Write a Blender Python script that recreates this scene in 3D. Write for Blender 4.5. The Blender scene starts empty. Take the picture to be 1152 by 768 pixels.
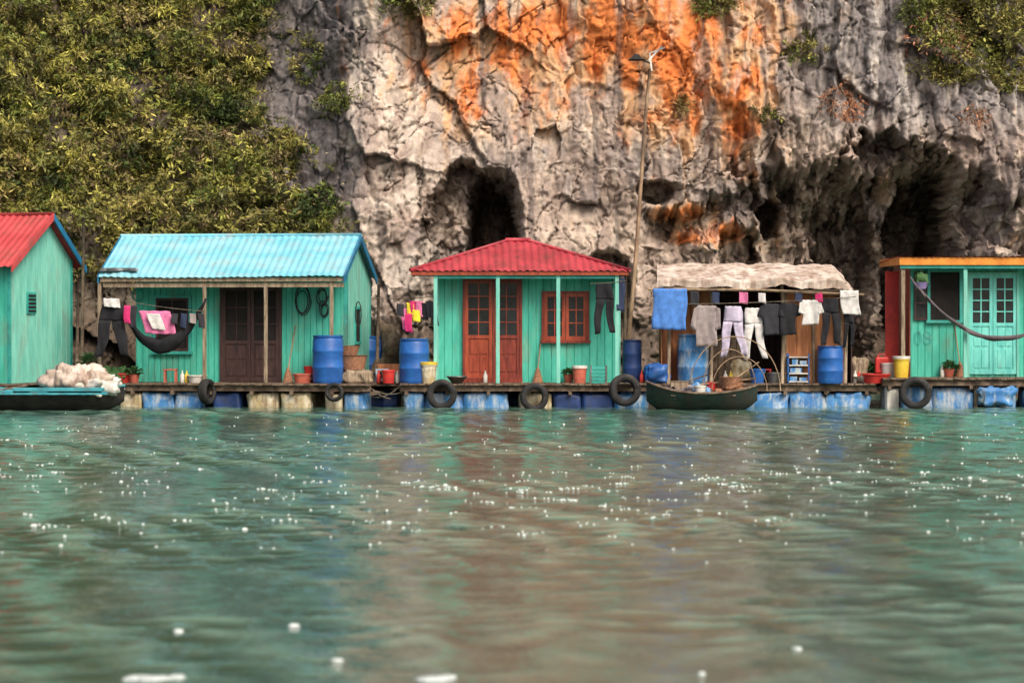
import bpy, math, random
import numpy as np
from math import sin, cos, pi, radians
random.seed(7); rng=np.random.default_rng(11)
S=bpy.context.scene
CAMD=59.26; CH=2.0; F=3200.0
def X(px,y=0): return (px-576)*(CAMD+y)/F
def Z(py,y=0): return CH-(py-350)*(CAMD+y)/F
def c8(r,g,b,k=1.0):
    f=lambda v:(v/255/12.92 if v/255<=.04045 else ((v/255+.055)/1.055)**2.4)*k
    return (f(r),f(g),f(b))
# ---------------- numpy noise
perm=rng.permutation(256); perm=np.concatenate([perm,perm,perm])
gr=rng.normal(size=(256,3)); gr/=np.linalg.norm(gr,axis=1)[:,None]
def pn(x,y,z=0.0):
    x,y,z=np.broadcast_arrays(np.asarray(x,float),np.asarray(y,float),np.asarray(z,float))
    xi=np.floor(x).astype(int); yi=np.floor(y).astype(int); zi=np.floor(z).astype(int)
    xf=x-xi; yf=y-yi; zf=z-zi
    fd=lambda t:t*t*t*(t*(t*6-15)+10)
    u,v,w=fd(xf),fd(yf),fd(zf); out=0
    for dx in (0,1):
        for dy in (0,1):
            for dz in (0,1):
                h=perm[perm[perm[(xi+dx)&255]+((yi+dy)&255)]+((zi+dz)&255)]
                g=gr[h]
                d=g[...,0]*(xf-dx)+g[...,1]*(yf-dy)+g[...,2]*(zf-dz)
                out=out+d*(u if dx else 1-u)*(v if dy else 1-v)*(w if dz else 1-w)
    return out*1.5
def fbm(x,y,z=0.0,o=4,g=.5):
    a=1;t=0
    for i in range(o):
        t=t+a*pn(x,y,z+i*7.3); x=x*2.03;y=y*2.03;a*=g
    return t
def worley(x,z,seed=0):
    xi=np.floor(x).astype(int); zi=np.floor(z).astype(int)
    best=np.full(x.shape,9.);tx=np.zeros(x.shape);o=np.zeros(x.shape)
    for i in (-1,0,1):
        for j in (-1,0,1):
            h=perm[perm[(xi+i+seed)&255]+((zi+j)&255)]
            h2=perm[h+17];h3=perm[h+91];h4=perm[h+133]
            dx=x-(xi+i+h/255.); dz=z-(zi+j+h2/255.)
            d=np.sqrt(dx*dx+dz*dz)
            m=d<best
            best=np.where(m,d,best)
            tx=np.where(m,dx*(h3/127.5-1)+dz*(h4/127.5-1),tx)
            o=np.where(m,h2/255.,o)
    return tx,o
def ss(a,b,x):
    t=np.clip((x-a)/(b-a),0,1); return t*t*(3-2*t)
# ---------------- materials
def newmat(name):
    m=bpy.data.materials.new(name); m.use_nodes=True
    return m,m.node_tree.nodes,m.node_tree.links,m.node_tree.nodes['Principled BSDF']
def M(name,c1,c2=None,scale=3,stretch=(1,1,1),rough=.65,bump=0.0,bscale=30,lo=.38,hi=.62,metal=0,dirt=None,dscale=1.2,dlo=.52,dhi=.7,spec=.4):
    m,N,L,P=newmat(name)
    P.inputs['Roughness'].default_value=rough; P.inputs['Metallic'].default_value=metal
    P.inputs['Specular IOR Level'].default_value=spec
    if c2 is None: c2=tuple(v*.72 for v in c1)
    tc=N.new('ShaderNodeTexCoord'); mp=N.new('ShaderNodeMapping'); mp.inputs['Scale'].default_value=stretch
    L.new(tc.outputs['Object'],mp.inputs['Vector'])
    n=N.new('ShaderNodeTexNoise'); n.inputs['Scale'].default_value=scale; n.inputs['Detail'].default_value=4; n.inputs['Roughness'].default_value=.64
    L.new(mp.outputs[0],n.inputs['Vector'])
    r=N.new('ShaderNodeMapRange'); r.inputs[1].default_value=lo; r.inputs[2].default_value=hi
    L.new(n.outputs[0],r.inputs[0])
    mx=N.new('ShaderNodeMix'); mx.data_type='RGBA'; mx.inputs[6].default_value=(*c1,1); mx.inputs[7].default_value=(*c2,1)
    L.new(r.outputs[0],mx.inputs[0]); out=mx.outputs[2]
    if dirt:
        n2=N.new('ShaderNodeTexNoise'); n2.inputs['Scale'].default_value=dscale; n2.inputs['Detail'].default_value=6; n2.inputs['Roughness'].default_value=.7
        mp2=N.new('ShaderNodeMapping'); mp2.inputs['Scale'].default_value=(2.5,2.5,.7); mp2.inputs['Location'].default_value=(3,7,1)
        L.new(tc.outputs['Object'],mp2.inputs['Vector']); L.new(mp2.outputs[0],n2.inputs['Vector'])
        r2=N.new('ShaderNodeMapRange'); r2.inputs[1].default_value=dlo; r2.inputs[2].default_value=dhi; r2.inputs[4].default_value=.8
        L.new(n2.outputs[0],r2.inputs[0])
        m2=N.new('ShaderNodeMix'); m2.data_type='RGBA'; L.new(r2.outputs[0],m2.inputs[0]); L.new(out,m2.inputs[6]); m2.inputs[7].default_value=(*dirt,1); out=m2.outputs[2]
    L.new(out,P.inputs['Base Color'])
    if bump>0:
        nb=N.new('ShaderNodeTexNoise'); nb.inputs['Scale'].default_value=bscale; nb.inputs['Detail'].default_value=3
        L.new(mp.outputs[0],nb.inputs['Vector'])
        b=N.new('ShaderNodeBump'); b.inputs['Strength'].default_value=bump; b.inputs['Distance'].default_value=.02
        L.new(nb.outputs[0],b.inputs['Height']); L.new(b.outputs[0],P.inputs['Normal'])
    return m
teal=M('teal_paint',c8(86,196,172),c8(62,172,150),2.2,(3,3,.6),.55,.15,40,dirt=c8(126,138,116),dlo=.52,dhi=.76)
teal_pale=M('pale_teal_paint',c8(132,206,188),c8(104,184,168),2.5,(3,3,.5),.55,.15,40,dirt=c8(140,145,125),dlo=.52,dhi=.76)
teal_d=M('teal_trim',c8(66,172,158),c8(50,145,135),4,(1,1,1),.5,dirt=c8(90,90,75))
tealdoor=M('teal_door_paint',c8(125,215,203),c8(95,192,182),4,(2,2,.5),.45,dirt=c8(120,130,110),dlo=.58,dhi=.8)
redroof=M('red_roof_paint',c8(200,82,82),c8(180,66,68),1.5,(1,1,1),.5,.1,30,dirt=c8(130,80,70),dlo=.5,dhi=.72)
redroof2=M('crimson_roof_paint',c8(184,68,78),c8(158,54,64),1.5,(1,1,1),.5,.1,30,dirt=c8(112,62,60),dlo=.48,dhi=.7)
blueroof=M('sky_blue_roof_paint',c8(112,190,208),c8(146,206,220),1.0,(1,2.5,1),.45,.1,30,dirt=c8(156,174,172),dlo=.48,dhi=.7)
bluetrim=M('blue_trim_paint',c8(30,120,160),c8(30,100,140),3)
wood=M('weathered_wood',c8(132,114,96),c8(86,70,58),6,(1,1,1),.85,.5,60,dirt=c8(56,48,40))
wood_l=M('pale_wood',c8(168,150,126),c8(118,102,84),6,(4,4,.6),.85,.4,60,dirt=c8(86,72,58))
darkwood=M('dark_brown_door',c8(74,50,46),c8(50,34,33),5,(4,4,.6),.6,.3,60)
redwood=M('red_brown_varnish',c8(172,80,54),c8(134,56,38),4,(4,4,.6),.4,.2,60)
redwood_d=M('red_brown_varnish_dark',c8(140,60,44),c8(104,42,32),4,(4,4,.6),.45,.2,60)
plyw=M('orange_plywood',c8(190,128,84),c8(150,94,62),3,(4,4,.5),.7,.3,50,dirt=c8(104,72,54))
glass=M('dark_window_glass',c8(48,54,56),c8(30,34,36),3,rough=.15,spec=.6)
void=M('dark_interior',c8(40,34,32),c8(24,21,20),3,rough=.9)
bluebar=M('blue_plastic',c8(44,104,178),c8(36,86,156),4,(1,1,1),.42,.08,30,dirt=c8(90,106,122),dlo=.5,dhi=.74)
bluelight=M('blue_float_plastic',c8(72,136,190),c8(54,112,170),3,(1,1,1),.6,.25,12,dirt=c8(186,192,188),dscale=2.5,dlo=.46,dhi=.62)
bluedark=M('navy_float_plastic',c8(40,66,120),c8(28,48,88),4,(1,1,1),.5,.2,20,dirt=c8(60,62,64))
foam=M('stained_foam',c8(218,210,186),c8(184,164,122),4,(1,1,1),.85,.6,14,dirt=c8(116,90,62),dscale=3,dlo=.48,dhi=.64)
whitep=M('white_paint',c8(220,218,210),c8(190,186,176),5,rough=.5,dirt=c8(130,120,100))
tarp=M('dirty_tarp',c8(222,208,196),c8(184,166,150),2.2,(1,1,1),.75,.6,7,dirt=c8(122,94,78),dscale=1.8,dlo=.46,dhi=.62)
rubber=M('tyre_rubber',c8(48,47,47),c8(30,29,29),8,rough=.8,bump=.3,bscale=50,dirt=c8(96,90,82),dlo=.54,dhi=.76)
orangep=M('orange_fascia_paint',c8(226,150,60),c8(204,124,44),4,rough=.5,dirt=c8(140,90,50),dlo=.56,dhi=.78)
yellowp=M('yellow_plastic',c8(225,195,70),c8(205,170,50),5,rough=.45)
redp=M('red_plastic',c8(205,60,52),c8(176,48,44),5,rough=.45)
pinkish=M('terracotta_plastic',c8(200,110,90),c8(174,90,72),5,rough=.5)
black=M('black_cloth',c8(36,36,40),c8(24,24,28),6,rough=.9,bump=.3,bscale=20)
ropem=M('rope',c8(120,112,96),c8(80,74,62),20,rough=.9)
bamboo=M('bamboo_pole_wood',c8(176,150,120),c8(128,104,82),5,(1,1,.4),.7,.2,40,dirt=c8(84,70,58))
hullg=M('green_hull_paint',c8(46,66,58),c8(34,48,44),4,(1,1,2),.6,.2,30,dirt=c8(64,56,48),dlo=.44,dhi=.6)
hullb=M('turquoise_hull_paint',c8(72,164,174),c8(50,136,148),4,(1,1,2),.6,.2,30,dirt=c8(96,98,90))
hulld=M('dark_hull_wood',c8(56,52,48),c8(36,34,32),4,(1,1,2),.7,.3,30)
plantg=M('plant_leaf',c8(70,110,60),c8(48,80,40),20,rough=.7)
metalm=M('dull_metal',c8(140,142,140),c8(100,102,100),5,rough=.4,metal=.6)
wicker=M('wicker',c8(176,128,96),c8(126,86,64),30,rough=.8,bump=.8,bscale=60)
def cl(n,r,g,b,**k): return M(n,c8(r,g,b),c8(int(r*.86),int(g*.86),int(b*.86)),8,rough=.9,bump=.25,bscale=25,**k)
# ---------------- mesh helpers
def mk(name,verts,faces,mat,parent=None,smooth=False):
    me=bpy.data.meshes.new(name); me.from_pydata([tuple(map(float,v)) for v in verts],[],faces); me.update()
    if mat: me.materials.append(mat)
    if smooth: me.polygons.foreach_set('use_smooth',[True]*len(me.polygons))
    o=bpy.data.objects.new(name,me); S.collection.objects.link(o)
    if parent: o.parent=parent.o if isinstance(parent,G) else parent
    return o
def bigmesh(name,V,quads,mat,smooth=True,col=None):
    me=bpy.data.meshes.new(name); n=len(V); q=len(quads)
    me.vertices.add(n); me.vertices.foreach_set('co',np.asarray(V,np.float32).ravel())
    me.loops.add(q*4); me.loops.foreach_set('vertex_index',np.asarray(quads,np.int32).ravel())
    me.polygons.add(q); me.polygons.foreach_set('loop_start',np.arange(0,q*4,4,dtype=np.int32))
    me.update(calc_edges=True)
    me.polygons.foreach_set('use_smooth',np.full(q,smooth))
    if col is not None:
        a=me.attributes.new('Col','FLOAT_COLOR','POINT'); c=np.ones((n,4),np.float32); c[:,:3]=col; a.data.foreach_set('color',c.ravel())
    me.validate(); me.materials.append(mat)
    o=bpy.data.objects.new(name,me); S.collection.objects.link(o); return o
class G:
    def __init__(s,name,loc=(0,0,0),rot=0):
        s.o=bpy.data.objects.new(name,None); S.collection.objects.link(s.o)
        s.o.empty_display_size=.2
        s.o.location=loc; s.o.rotation_euler=(0,0,rot); s.l=loc; s.r=rot
    def L(s,px,ly):
        c,q=cos(s.r),sin(s.r); k=px-576
        return (k*(CAMD+s.l[1]+ly*c)-F*(s.l[0]-ly*q))/(F*c-k*q)
BF=[(0,3,2,1),(4,5,6,7),(0,1,5,4),(1,2,6,5),(2,3,7,6),(3,0,4,7)]
def box(name,x0,x1,y0,y1,z0,z1,mat,parent=None,bev=0.0):
    v=[(x0,y0,z0),(x1,y0,z0),(x1,y1,z0),(x0,y1,z0),(x0,y0,z1),(x1,y0,z1),(x1,y1,z1),(x0,y1,z1)]
    o=mk(name,v,BF,mat,parent)
    if bev>0:
        b=o.modifiers.new('b','BEVEL'); b.width=bev; b.segments=2
    return o
def joined(name,boxes,mat,parent=None):
    V=[];Fc=[]
    for (x0,x1,y0,y1,z0,z1) in boxes:
        b=len(V)
        V+=[(x0,y0,z0),(x1,y0,z0),(x1,y1,z0),(x0,y1,z0),(x0,y0,z1),(x1,y0,z1),(x1,y1,z1),(x0,y1,z1)]
        Fc+=[tuple(b+i for i in f) for f in BF]
    return mk(name,V,Fc,mat,parent)
def tube(name,pts,r,mat,parent=None,seg=8):
    pts=[np.array(p,float) for p in pts]; n=len(pts)
    rr=r if hasattr(r,'__len__') else [r]*n
    V=[];Fc=[]
    for i,p in enumerate(pts):
        t=pts[min(i+1,n-1)]-pts[max(i-1,0)]; t/=np.linalg.norm(t)+1e-9
        a=np.array((0,1,0)) if abs(t[1])<.9 else np.array((1,0,0))
        u=np.cross(t,a); u/=np.linalg.norm(u); w=np.cross(t,u)
        for k in range(seg):
            an=2*pi*k/seg; V.append(p+rr[i]*(cos(an)*u+sin(an)*w))
    for i in range(n-1):
        for k in range(seg):
            Fc.append((i*seg+k,i*seg+(k+1)%seg,(i+1)*seg+(k+1)%seg,(i+1)*seg+k))
    Fc.append(tuple(range(seg))); Fc.append(tuple((n-1)*seg+k for k in range(seg))[::-1])
    return mk(name,V,Fc,mat,parent,True)
def lathe(name,prof,loc,mat,parent=None,seg=28,rot=None,closed=False):
    V=[];Fc=[];n=len(prof)
    for (r,z) in prof:
        for k in range(seg):
            a=2*pi*k/seg; V.append((r*cos(a),r*sin(a),z))
    for i in range(n if closed else n-1):
        j=(i+1)%n
        for k in range(seg):
            Fc.append((i*seg+k,i*seg+(k+1)%seg,j*seg+(k+1)%seg,j*seg+k))
    o=mk(name,V,Fc,mat,parent,True); o.location=loc
    if rot: o.rotation_euler=rot
    md=o.modifiers.new('e','EDGE_SPLIT'); md.split_angle=radians(50)
    return o
def tyre(x,y,z,R=.3,rx=90,rz=0):
    w=.085; ri=R*.58
    prof=[(ri,-w*.7),(ri+.02,-w),(R*.8,-w*1.15),(R*.95,-w),(R,-w*.75),(R+.006,-w*.2),(R-.01,-w*.15),(R-.01,w*.15),(R+.006,w*.2),(R,w*.75),(R*.95,w),(R*.8,w*1.15),(ri+.02,w),(ri,w*.7),(ri+.035,w*.6),(R*.9,w*.7),(R*.9,-w*.7),(ri+.035,-w*.6)]
    return lathe('tire',prof,(x,y,z),rubber,None,40,(radians(rx),0,radians(rz)),True)
def barrel(x,y,z,r=.31,h=.95,mat=None):
    prof=[(0,0),(r*.92,0),(r*.97,.03),(r,.08),(r,h*.3),(r*1.03,h*.32),(r*1.03,h*.35),(r,h*.37),(r,h*.64),(r*1.03,h*.66),(r*1.03,h*.69),(r,h*.71),(r*.99,h*.9),(r*.93,h*.94),(r*.98,h*.955),(r*.98,h),(r*.9,h),(r*.9,h*.97),(0,h*.965)]
    g=G('plastic_barrel',(x,y,z)); lathe('body',prof,(0,0,0),mat or bluebar,g)
    lathe('bung',[(0,0),(.05,0),(.05,.03),(0,.03)],(r*.5,-r*.2,h*.965),whitep,g,12)
    return g
def bucket(name,x,y,z,r,h,mat,lid=None):
    g=G(name,(x,y,z))
    lathe('body',[(0,0),(r*.82,0),(r*.98,h*.86),(r*1.06,h*.87),(r*1.06,h),(r*.98,h),(r*.8,.02),(0,.02)],(0,0,0),mat,g,24)
    if lid: lathe('lid',[(0,h+.03),(r*1.04,h+.025),(r*1.1,h+.02),(r*1.1,h-.03),(r*1.07,h-.03)],(0,0,0),lid,g,24)
    pts=[(r*1.07*cos(a),-.02-r*.3*sin(a),h-.02-r*.9*sin(a)) for a in np.linspace(0,pi,13)]
    tube('handle',pts,.006,metalm,g,6)
    return g
def lump(name,x0,x1,y0,y1,z0,z1,mat,parent=None,amp=.05,fr=3,pw=.35,nu=40,nv=20):
    u=np.linspace(0,2*pi,nu,endpoint=False); v=np.linspace(-pi/2,pi/2,nv)
    U,Vv=np.meshgrid(u,v); sp=lambda t:np.sign(t)*np.abs(t)**pw
    x=sp(np.cos(Vv))*sp(np.cos(U)); y=sp(np.cos(Vv))*sp(np.sin(U)); z=sp(np.sin(Vv))
    hx,hy,hz=(x1-x0)/2,(y1-y0)/2,(z1-z0)/2; cx,cy,cz=(x0+x1)/2,(y0+y1)/2,(z0+z1)/2
    Px,Py,Pz=x*hx+cx,y*hy+cy,z*hz+cz
    k=1+ (amp/min(hx,hy,hz))*fbm(Px*fr+cx,Py*fr,Pz*fr+cx*3,3)
    Px,Py,Pz=(Px-cx)*k+cx,(Py-cy)*k+cy,(Pz-cz)*k+cz
    V=np.stack([Px,Py,Pz],-1).reshape(-1,3)
    Fc=[(i*nu+k,i*nu+(k+1)%nu,(i+1)*nu+(k+1)%nu,(i+1)*nu+k) for i in range(nv-1) for k in range(nu)]
    return mk(name,V,Fc,mat,parent,True)
def sheet(name,A,Uv,Vv,per,amp,mat,parent,top=None,rows=4,sag=0.0):
    A=np.array(A,float);Uv=np.array(Uv,float);Vv=np.array(Vv,float)
    Lu=np.linalg.norm(Uv); nrm=np.cross(Uv,Vv); nrm/=np.linalg.norm(nrm)
    n=max(2,int(Lu/per))*6; V=[];Fc=[]
    for i in range(n+1):
        u=i/n; t=top(u) if top else 1
        h=amp*cos(2*pi*(i%6)/6)
        for j in range(rows+1):
            v=j/rows*t
            V.append(A+Uv*u+Vv*v+nrm*(h+sag*sin(5*u+3)*(1-v)+ .006*sin(u*37+j)))
    for i in range(n):
        for j in range(rows):
            a=i*(rows+1)+j; Fc.append((a,a+rows+1,a+rows+2,a+1))
    return mk(name,V,Fc,mat,parent,True)
def planks(name,A,B,z0,z1,mat,parent,w=.13,th=.016,top=None):
    A=np.array(A,float);B=np.array(B,float);d=B-A;L=np.linalg.norm(d);d/=L;nr=np.array((d[1],-d[0]))
    n=max(1,round(L/w));w=L/n;V=[];Fc=[]
    for i in range(n):
        off=random.uniform(0,.006)
        for (s,o) in ((i*w,0),(i*w+.012,0),(i*w+.017,th+off),((i+1)*w-.004,th+off),((i+1)*w,0)):
            p=A+d*s+nr*o; zt=top(s/L) if top else z1
            V.append((p[0],p[1],z0));V.append((p[0],p[1],zt))
    m=len(V)//2
    for i in range(m-1): Fc.append((2*i,2*i+2,2*i+3,2*i+1))
    return mk(name,V,Fc,mat,parent)
def leaf(parent,nm,x0,x1,z0,z1,y,fm,kind='door',split=.45,cols=2,rows=3,fr=.07,glassm=None):
    glassm=glassm or glass
    bx=[(x0,x0+fr,y-.045,y,z0,z1),(x1-fr,x1,y-.045,y,z0,z1),(x0+fr,x1-fr,y-.044,y,z1-fr,z1),(x0+fr,x1-fr,y-.044,y,z0,z0+fr*1.3)]
    zg0=z0+fr*1.3
    if kind=='door':
        zm=z0+(z1-z0)*split; bx.append((x0+fr,x1-fr,y-.044,y,zm-fr/2,zm+fr/2)); zg0=zm+fr/2
        zb=z0+fr*1.3; h=(zm-fr/2-zb)
        bx.append((x0+fr,x1-fr,y-.02,y,zb,zm-fr/2))
        for k in range(2):
            a=zb+h*k/2+.04; b=zb+h*(k+1)/2-.03
            xm=(x0+x1)/2
            bx+= [(x0+fr+.03,xm-.015,y-.034,y-.019,a,b),(xm+.015,x1-fr-.03,y-.034,y-.019,a,b)]
    gx0,gx1,gz1=x0+fr,x1-fr,z1-fr
    box(nm+'_glass',gx0,gx1,y-.016,y-.004,zg0,gz1,glassm,parent)
    for k in range(1,cols):
        xx=gx0+(gx1-gx0)*k/cols; bx.append((xx-.012,xx+.012,y-.036,y-.014,zg0,gz1))
    for k in range(1,rows):
        zz=zg0+(gz1-zg0)*k/rows; bx.append((gx0,gx1,y-.034,y-.015,zz-.012,zz+.012))
    joined(nm+'_frame',bx,fm,parent)
def surround(parent,nm,x0,x1,z0,z1,y,fm,w=.06,p=.06,sill=True):
    bx=[(x0-w,x0,y-p,y,z0,z1),(x1,x1+w,y-p,y,z0,z1),(x0-w,x1+w,y-p-.003,y,z1,z1+w)]
    if sill: bx.append((x0-w-.03,x1+w+.03,y-p-.03,y,z0-w,z0))
    joined(nm,bx,fm,parent)
def cloth(name,strips,y,mat,parent=None,fold=.03,n=10,m=5,seed=0,freq=14):
    V=[];Fc=[]
    for st in strips:
        rowsP=[]
        for a,b in zip(st[:-1],st[1:]):
            for k in range(m):
                t=k/m; rowsP.append(tuple(a[i]*(1-t)+b[i]*t for i in range(4)))
        rowsP.append(st[-1]); base=len(V); R=len(rowsP)
        for ri,(xl,zl,xr,zr) in enumerate(rowsP):
            for k in range(n+1):
                u=k/n; x=xl+(xr-xl)*u; z=zl+(zr-zl)*u
                g=.35+.65*ri/R
                V.append((x+.014*sin(z*9+seed),y+fold*g*(sin(x*freq+seed+.8*sin(z*5+seed))+.4*sin(x*31+z*7+seed)),z-.012*abs(sin(u*9+seed))))
        for i in range(R-1):
            for k in range(n):
                a=base+i*(n+1)+k; Fc.append((a,a+1,a+n+2,a+n+1))
    o=mk(name,V,Fc,mat,parent,True)
    s=o.modifiers.new('s','SOLIDIFY'); s.thickness=.008
    return o
def trousers(x,zt,w,h,mat,y,sp=.06,seed=0,lean=0):
    hw=w/2; c=zt-h*.3
    return cloth('hanging_trousers',[[(x-hw*.85,zt,x+hw*.85,zt),(x-hw,zt-.12,x+hw,zt-.12),(x-hw*1.05,c,x+hw*1.05,c-.005)],
      [(x-hw*1.05,c,x,c),(x-hw*1.0-sp*.4+lean*.5,c-h*.35,x-.03-sp*.3+lean*.5,c-h*.35),(x-hw*.85-sp+lean,zt-h,x-hw*.2-sp+lean,zt-h+.02)],
      [(x,c,x+hw*1.05,c),(x+.03+sp*.3+lean*.5,c-h*.35,x+hw+sp*.4+lean*.5,c-h*.35),(x+hw*.2+sp+lean,zt-h+.04,x+hw*.85+sp+lean,zt-h+.03)]],y,mat,None,.035,6,5,seed)
def shirt(x,zt,w,h,mat,y,sl=.2,seed=0):
    hw=w/2
    return cloth('hanging_shirt',[[(x-hw*.9,zt,x+hw*.9,zt-.01),(x-hw,zt-.18,x+hw,zt-.18),(x-hw*.97,zt-h*.6,x+hw*1.0,zt-h*.6),(x-hw*1.05,zt-h,x+hw*1.02,zt-h+.02)],
      [(x-hw*.6,zt-.005,x-hw*.5,zt-.01),(x-hw-.05,zt-.06,x-hw*.9,zt-.14),(x-hw-.1,zt-.06-sl,x-hw+.02,zt-.1-sl)],
      [(x+hw*.5,zt-.01,x+hw*.6,zt-.005),(x+hw*.9,zt-.14,x+hw+.05,zt-.06),(x+hw-.02,zt-.1-sl,x+hw+.1,zt-.06-sl)]],y,mat,None,.035,8,5,seed)
def towel(name,x0,x1,z1,z0,mat,y,seed=0,skew=0,fold=.03):
    return cloth(name,[[(x0,z1,x1,z1-.01),(x0+skew*.5,(z0+z1)/2,x1+skew*.5,(z0+z1)/2),(x0+skew,z0+.03,x1+skew,z0)]],y,mat,None,fold,14,7,seed,11)
def rope(name,a,b,sag,r=.008,parent=None,mat=None):
    a=np.array(a,float);b=np.array(b,float)
    pts=[a+(b-a)*t-np.array((0,0,sag*4*t*(1-t))) for t in np.linspace(0,1,17)]
    return tube(name,pts,r,mat or ropem,parent,5)
# ---------------- CLIFF
def axis(f0,f1,st,lo,hi,g=1.18):
    a=list(np.arange(f0,f1,st)); s=st;v=a[-1];
    while v<hi: s*=g; v+=min(s,2.5); a.append(v)
    s=st;v=f0;pre=[]
    while v>lo: s*=g; v-=min(s,2.5); pre.append(v)
    return np.array(pre[::-1]+a)
cx=axis(-13.2,13.6,.034,-60,60); cz=axis(-.3,10.4,.034,-3,38)
CX,CZ=np.meshgrid(cx,cz)
def crack(x,z,ang,fx,fz,sd,w=.035):
    u=x*cos(ang)+z*sin(ang); v=-x*sin(ang)+z*cos(ang)
    q=pn(u*fx,v*fz,sd)+.25*pn(u*fx*3,v*fz*3,sd+3)+.08*pn(u*fx*9,v*fz*9,sd+3)
    return ss(w,0,np.abs(q))
RECS=[0]
def cliff_y(x,z):
    wx=x+.22*fbm(x*.9,z*.9,3.3,3); wz=z+.22*fbm(x*.9,z*.9,8.3,3)
    R_=ss(3.0,6,x)
    y=6.6+.13*z+ .03*np.maximum(z-9,0)
    y+=1.0*fbm(x*.15,z*.15,1.0,2)
    left=ss(-3.4,-6.5,x)
    y+=left*np.clip(z-3.0,-2,20)*.42
    y-=ss(-4.6,-3.2,x)*ss(-1.5,-3.2,x)*.7*ss(3,5,z)
    t,o=worley(wx*.5+.25*wz,wz*.38,3); y+=.62*t+.24*o
    t,o=worley(wx*1.25-.4*wz+4,wz*.8,40); y+=.20*t+.06*o
    t,o=worley(wx*3.1+.8*wz+9,wz*2.2,90); y+=.075*t+.02*o
    y+=.13*fbm(wx*1.1,wz*.7,17,7,.56)+.030*fbm(x*9,z*8,29,3,.7)
    y+=.14*crack(x,z,.9,.45,1.1,5,.03)*ss(-.4,.2,pn(x*.5,z*.5,55))+.11*crack(x,z,-.5,.5,1.3,15,.028)*ss(-.3,.3,pn(x*.5,z*.5,65))
    y+=.08*crack(x,z,1.5,.6,2.4,25,.05)
    fl=R_*.85+.14
    y-=fl*.26*(1-np.abs(pn(x*1.7+.35*pn(x,z,5),z*.28,4))*2.2)
    y-=fl*.12*(1-np.abs(pn(x*4.1+.3*pn(x*2,z*2,5),z*.5,6))*2.2)
    y-=fl*.05*(1-np.abs(pn(x*9+.3*pn(x*3,z*3,5),z*1.1,8))*2.2)
    nn=.32*fbm(x*1.1,z*.8,12,5,.6); jag=fbm(x*3.1,z*2.2,19,4,.6)
    hem=4.75+.35*np.sin(x*1.3)+.5*pn(x*1.6,0,3)+.4*pn(x*4,0,4)+.2*pn(x*9,0,4)+.12*jag
    rec=ss(2.7,3.6,x)*ss(0.05,-.35,z-hem)*(.8+.5*pn(x*1.2,z,5))
    rec=rec+ss(5.0,6.4,x)*ss(11.5,10.6,x)*ss(0.0,-.7,z-(5.5+.6*pn(x*2.3,0,9)+.3*pn(x*6,0,2)+.15*jag))*1.1
    def cave(xc,zc,rx,rz,d,w=.16,nz=1.0):
        e=((x-xc)/rx)**2+(np.where(z>zc,(z-zc),(z-zc)*.6)/rz)**2+nn*nz+.10*jag
        return d*ss(1+w,1-w,e)
    rec=rec+cave(-.98,3.3,1.08,2.2,1.5,.14)+cave(-.42,3.7,.60,1.5,3.6,.5,.7)
    rec=rec+cave(8.9,3.5,1.85,2.65,1.4,.14,1.2)+cave(9.85,3.7,.75,1.7,3.4,.35,.8)+cave(8.1,3.3,.7,1.6,1.4,.4,.9)
    rec=rec+cave(6.15,4.35,.34,.36,1.6,.4,.8)+cave(3.35,4.85,.45,.2,1.0,.4,.9)+cave(5.4,3.3,.5,.7,1.0,.4,.9)
    rec=rec+cave(2.2,2.6,.6,.8,.8,.3,.8)+cave(-4.0,2.2,.7,.9,1.0,.3)
    tw,ow=worley(x*2.1+rec*.6,z*1.8,150)
    y+=rec+np.clip(rec,0,1.2)*(.16*fbm(x*3.5,z*2.5+rec,44,4,.6)+.22*tw)
    RECS[0]=rec
    return y
CY=cliff_y(CX,CZ); rec=RECS[0]
fine=ss(20,14,np.abs(CX))*ss(14,11,CZ)
rk=fine*(.4+ .9*np.clip(rec,0,1))
LX=CX+fine*(.05*fbm(CX*1.9,CZ*1.9,21,3))+rk*.10*fbm(CZ*1.8,CY*2.6,CX*1.2,3,.6); LZ=CZ+fine*(.08*fbm(CX*1.7,CZ*1.7,31,3))+rk*.10*fbm(CX*1.8,CY*2.6,CZ*1.2+9,3,.6)
def blur(a,k):
    for ax in (0,1):
        c=np.cumsum(np.pad(a,[(k+1,k) if i==ax else (0,0) for i in (0,1)],mode='edge'),axis=ax)
        a=(np.take(c,range(2*k+1,c.shape[ax]),axis=ax)-np.take(c,range(0,c.shape[ax]-2*k-1),axis=ax))/(2*k+1)
    return a
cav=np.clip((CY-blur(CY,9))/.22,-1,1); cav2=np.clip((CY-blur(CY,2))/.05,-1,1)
def gx(px): return (px-576)*.0208
def gz(py): return 2+(350-py)*.0208
n1=fbm(CX*.5,CZ*.5,40,4); n2=fbm(CX*1.6,CZ*.9,50,5,.6); st=fbm(CX*2.6+.3*n1,CZ*.22,60,5,.6); n3=fbm(CX*5,CZ*5,70,3)
def L3(a,b,t): return a*(1-t[...,None])+np.array(b)*t[...,None]
col=np.zeros(CX.shape+(3,))+np.array(c8(172,154,141))
col=L3(col,c8(202,184,166),ss(-.15,.55,n2+.5*st))
col=L3(col,c8(138,127,122),ss(.0,.55,n1+.3*st)*.8)
gr_r=ss(gx(850),gx(930),CX+.5*n1)*ss(gz(175),gz(110),CZ+.4*n2)
col=L3(col,c8(124,120,120),gr_r*.85)
col=L3(col,c8(196,188,180),gr_r*ss(.1,.45,st)*.65)
gr_l=ss(gx(425),gx(370),CX+.5*n2)*ss(gx(250),gx(300),CX)
col=L3(col,c8(116,112,112),gr_l*.85)
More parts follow.
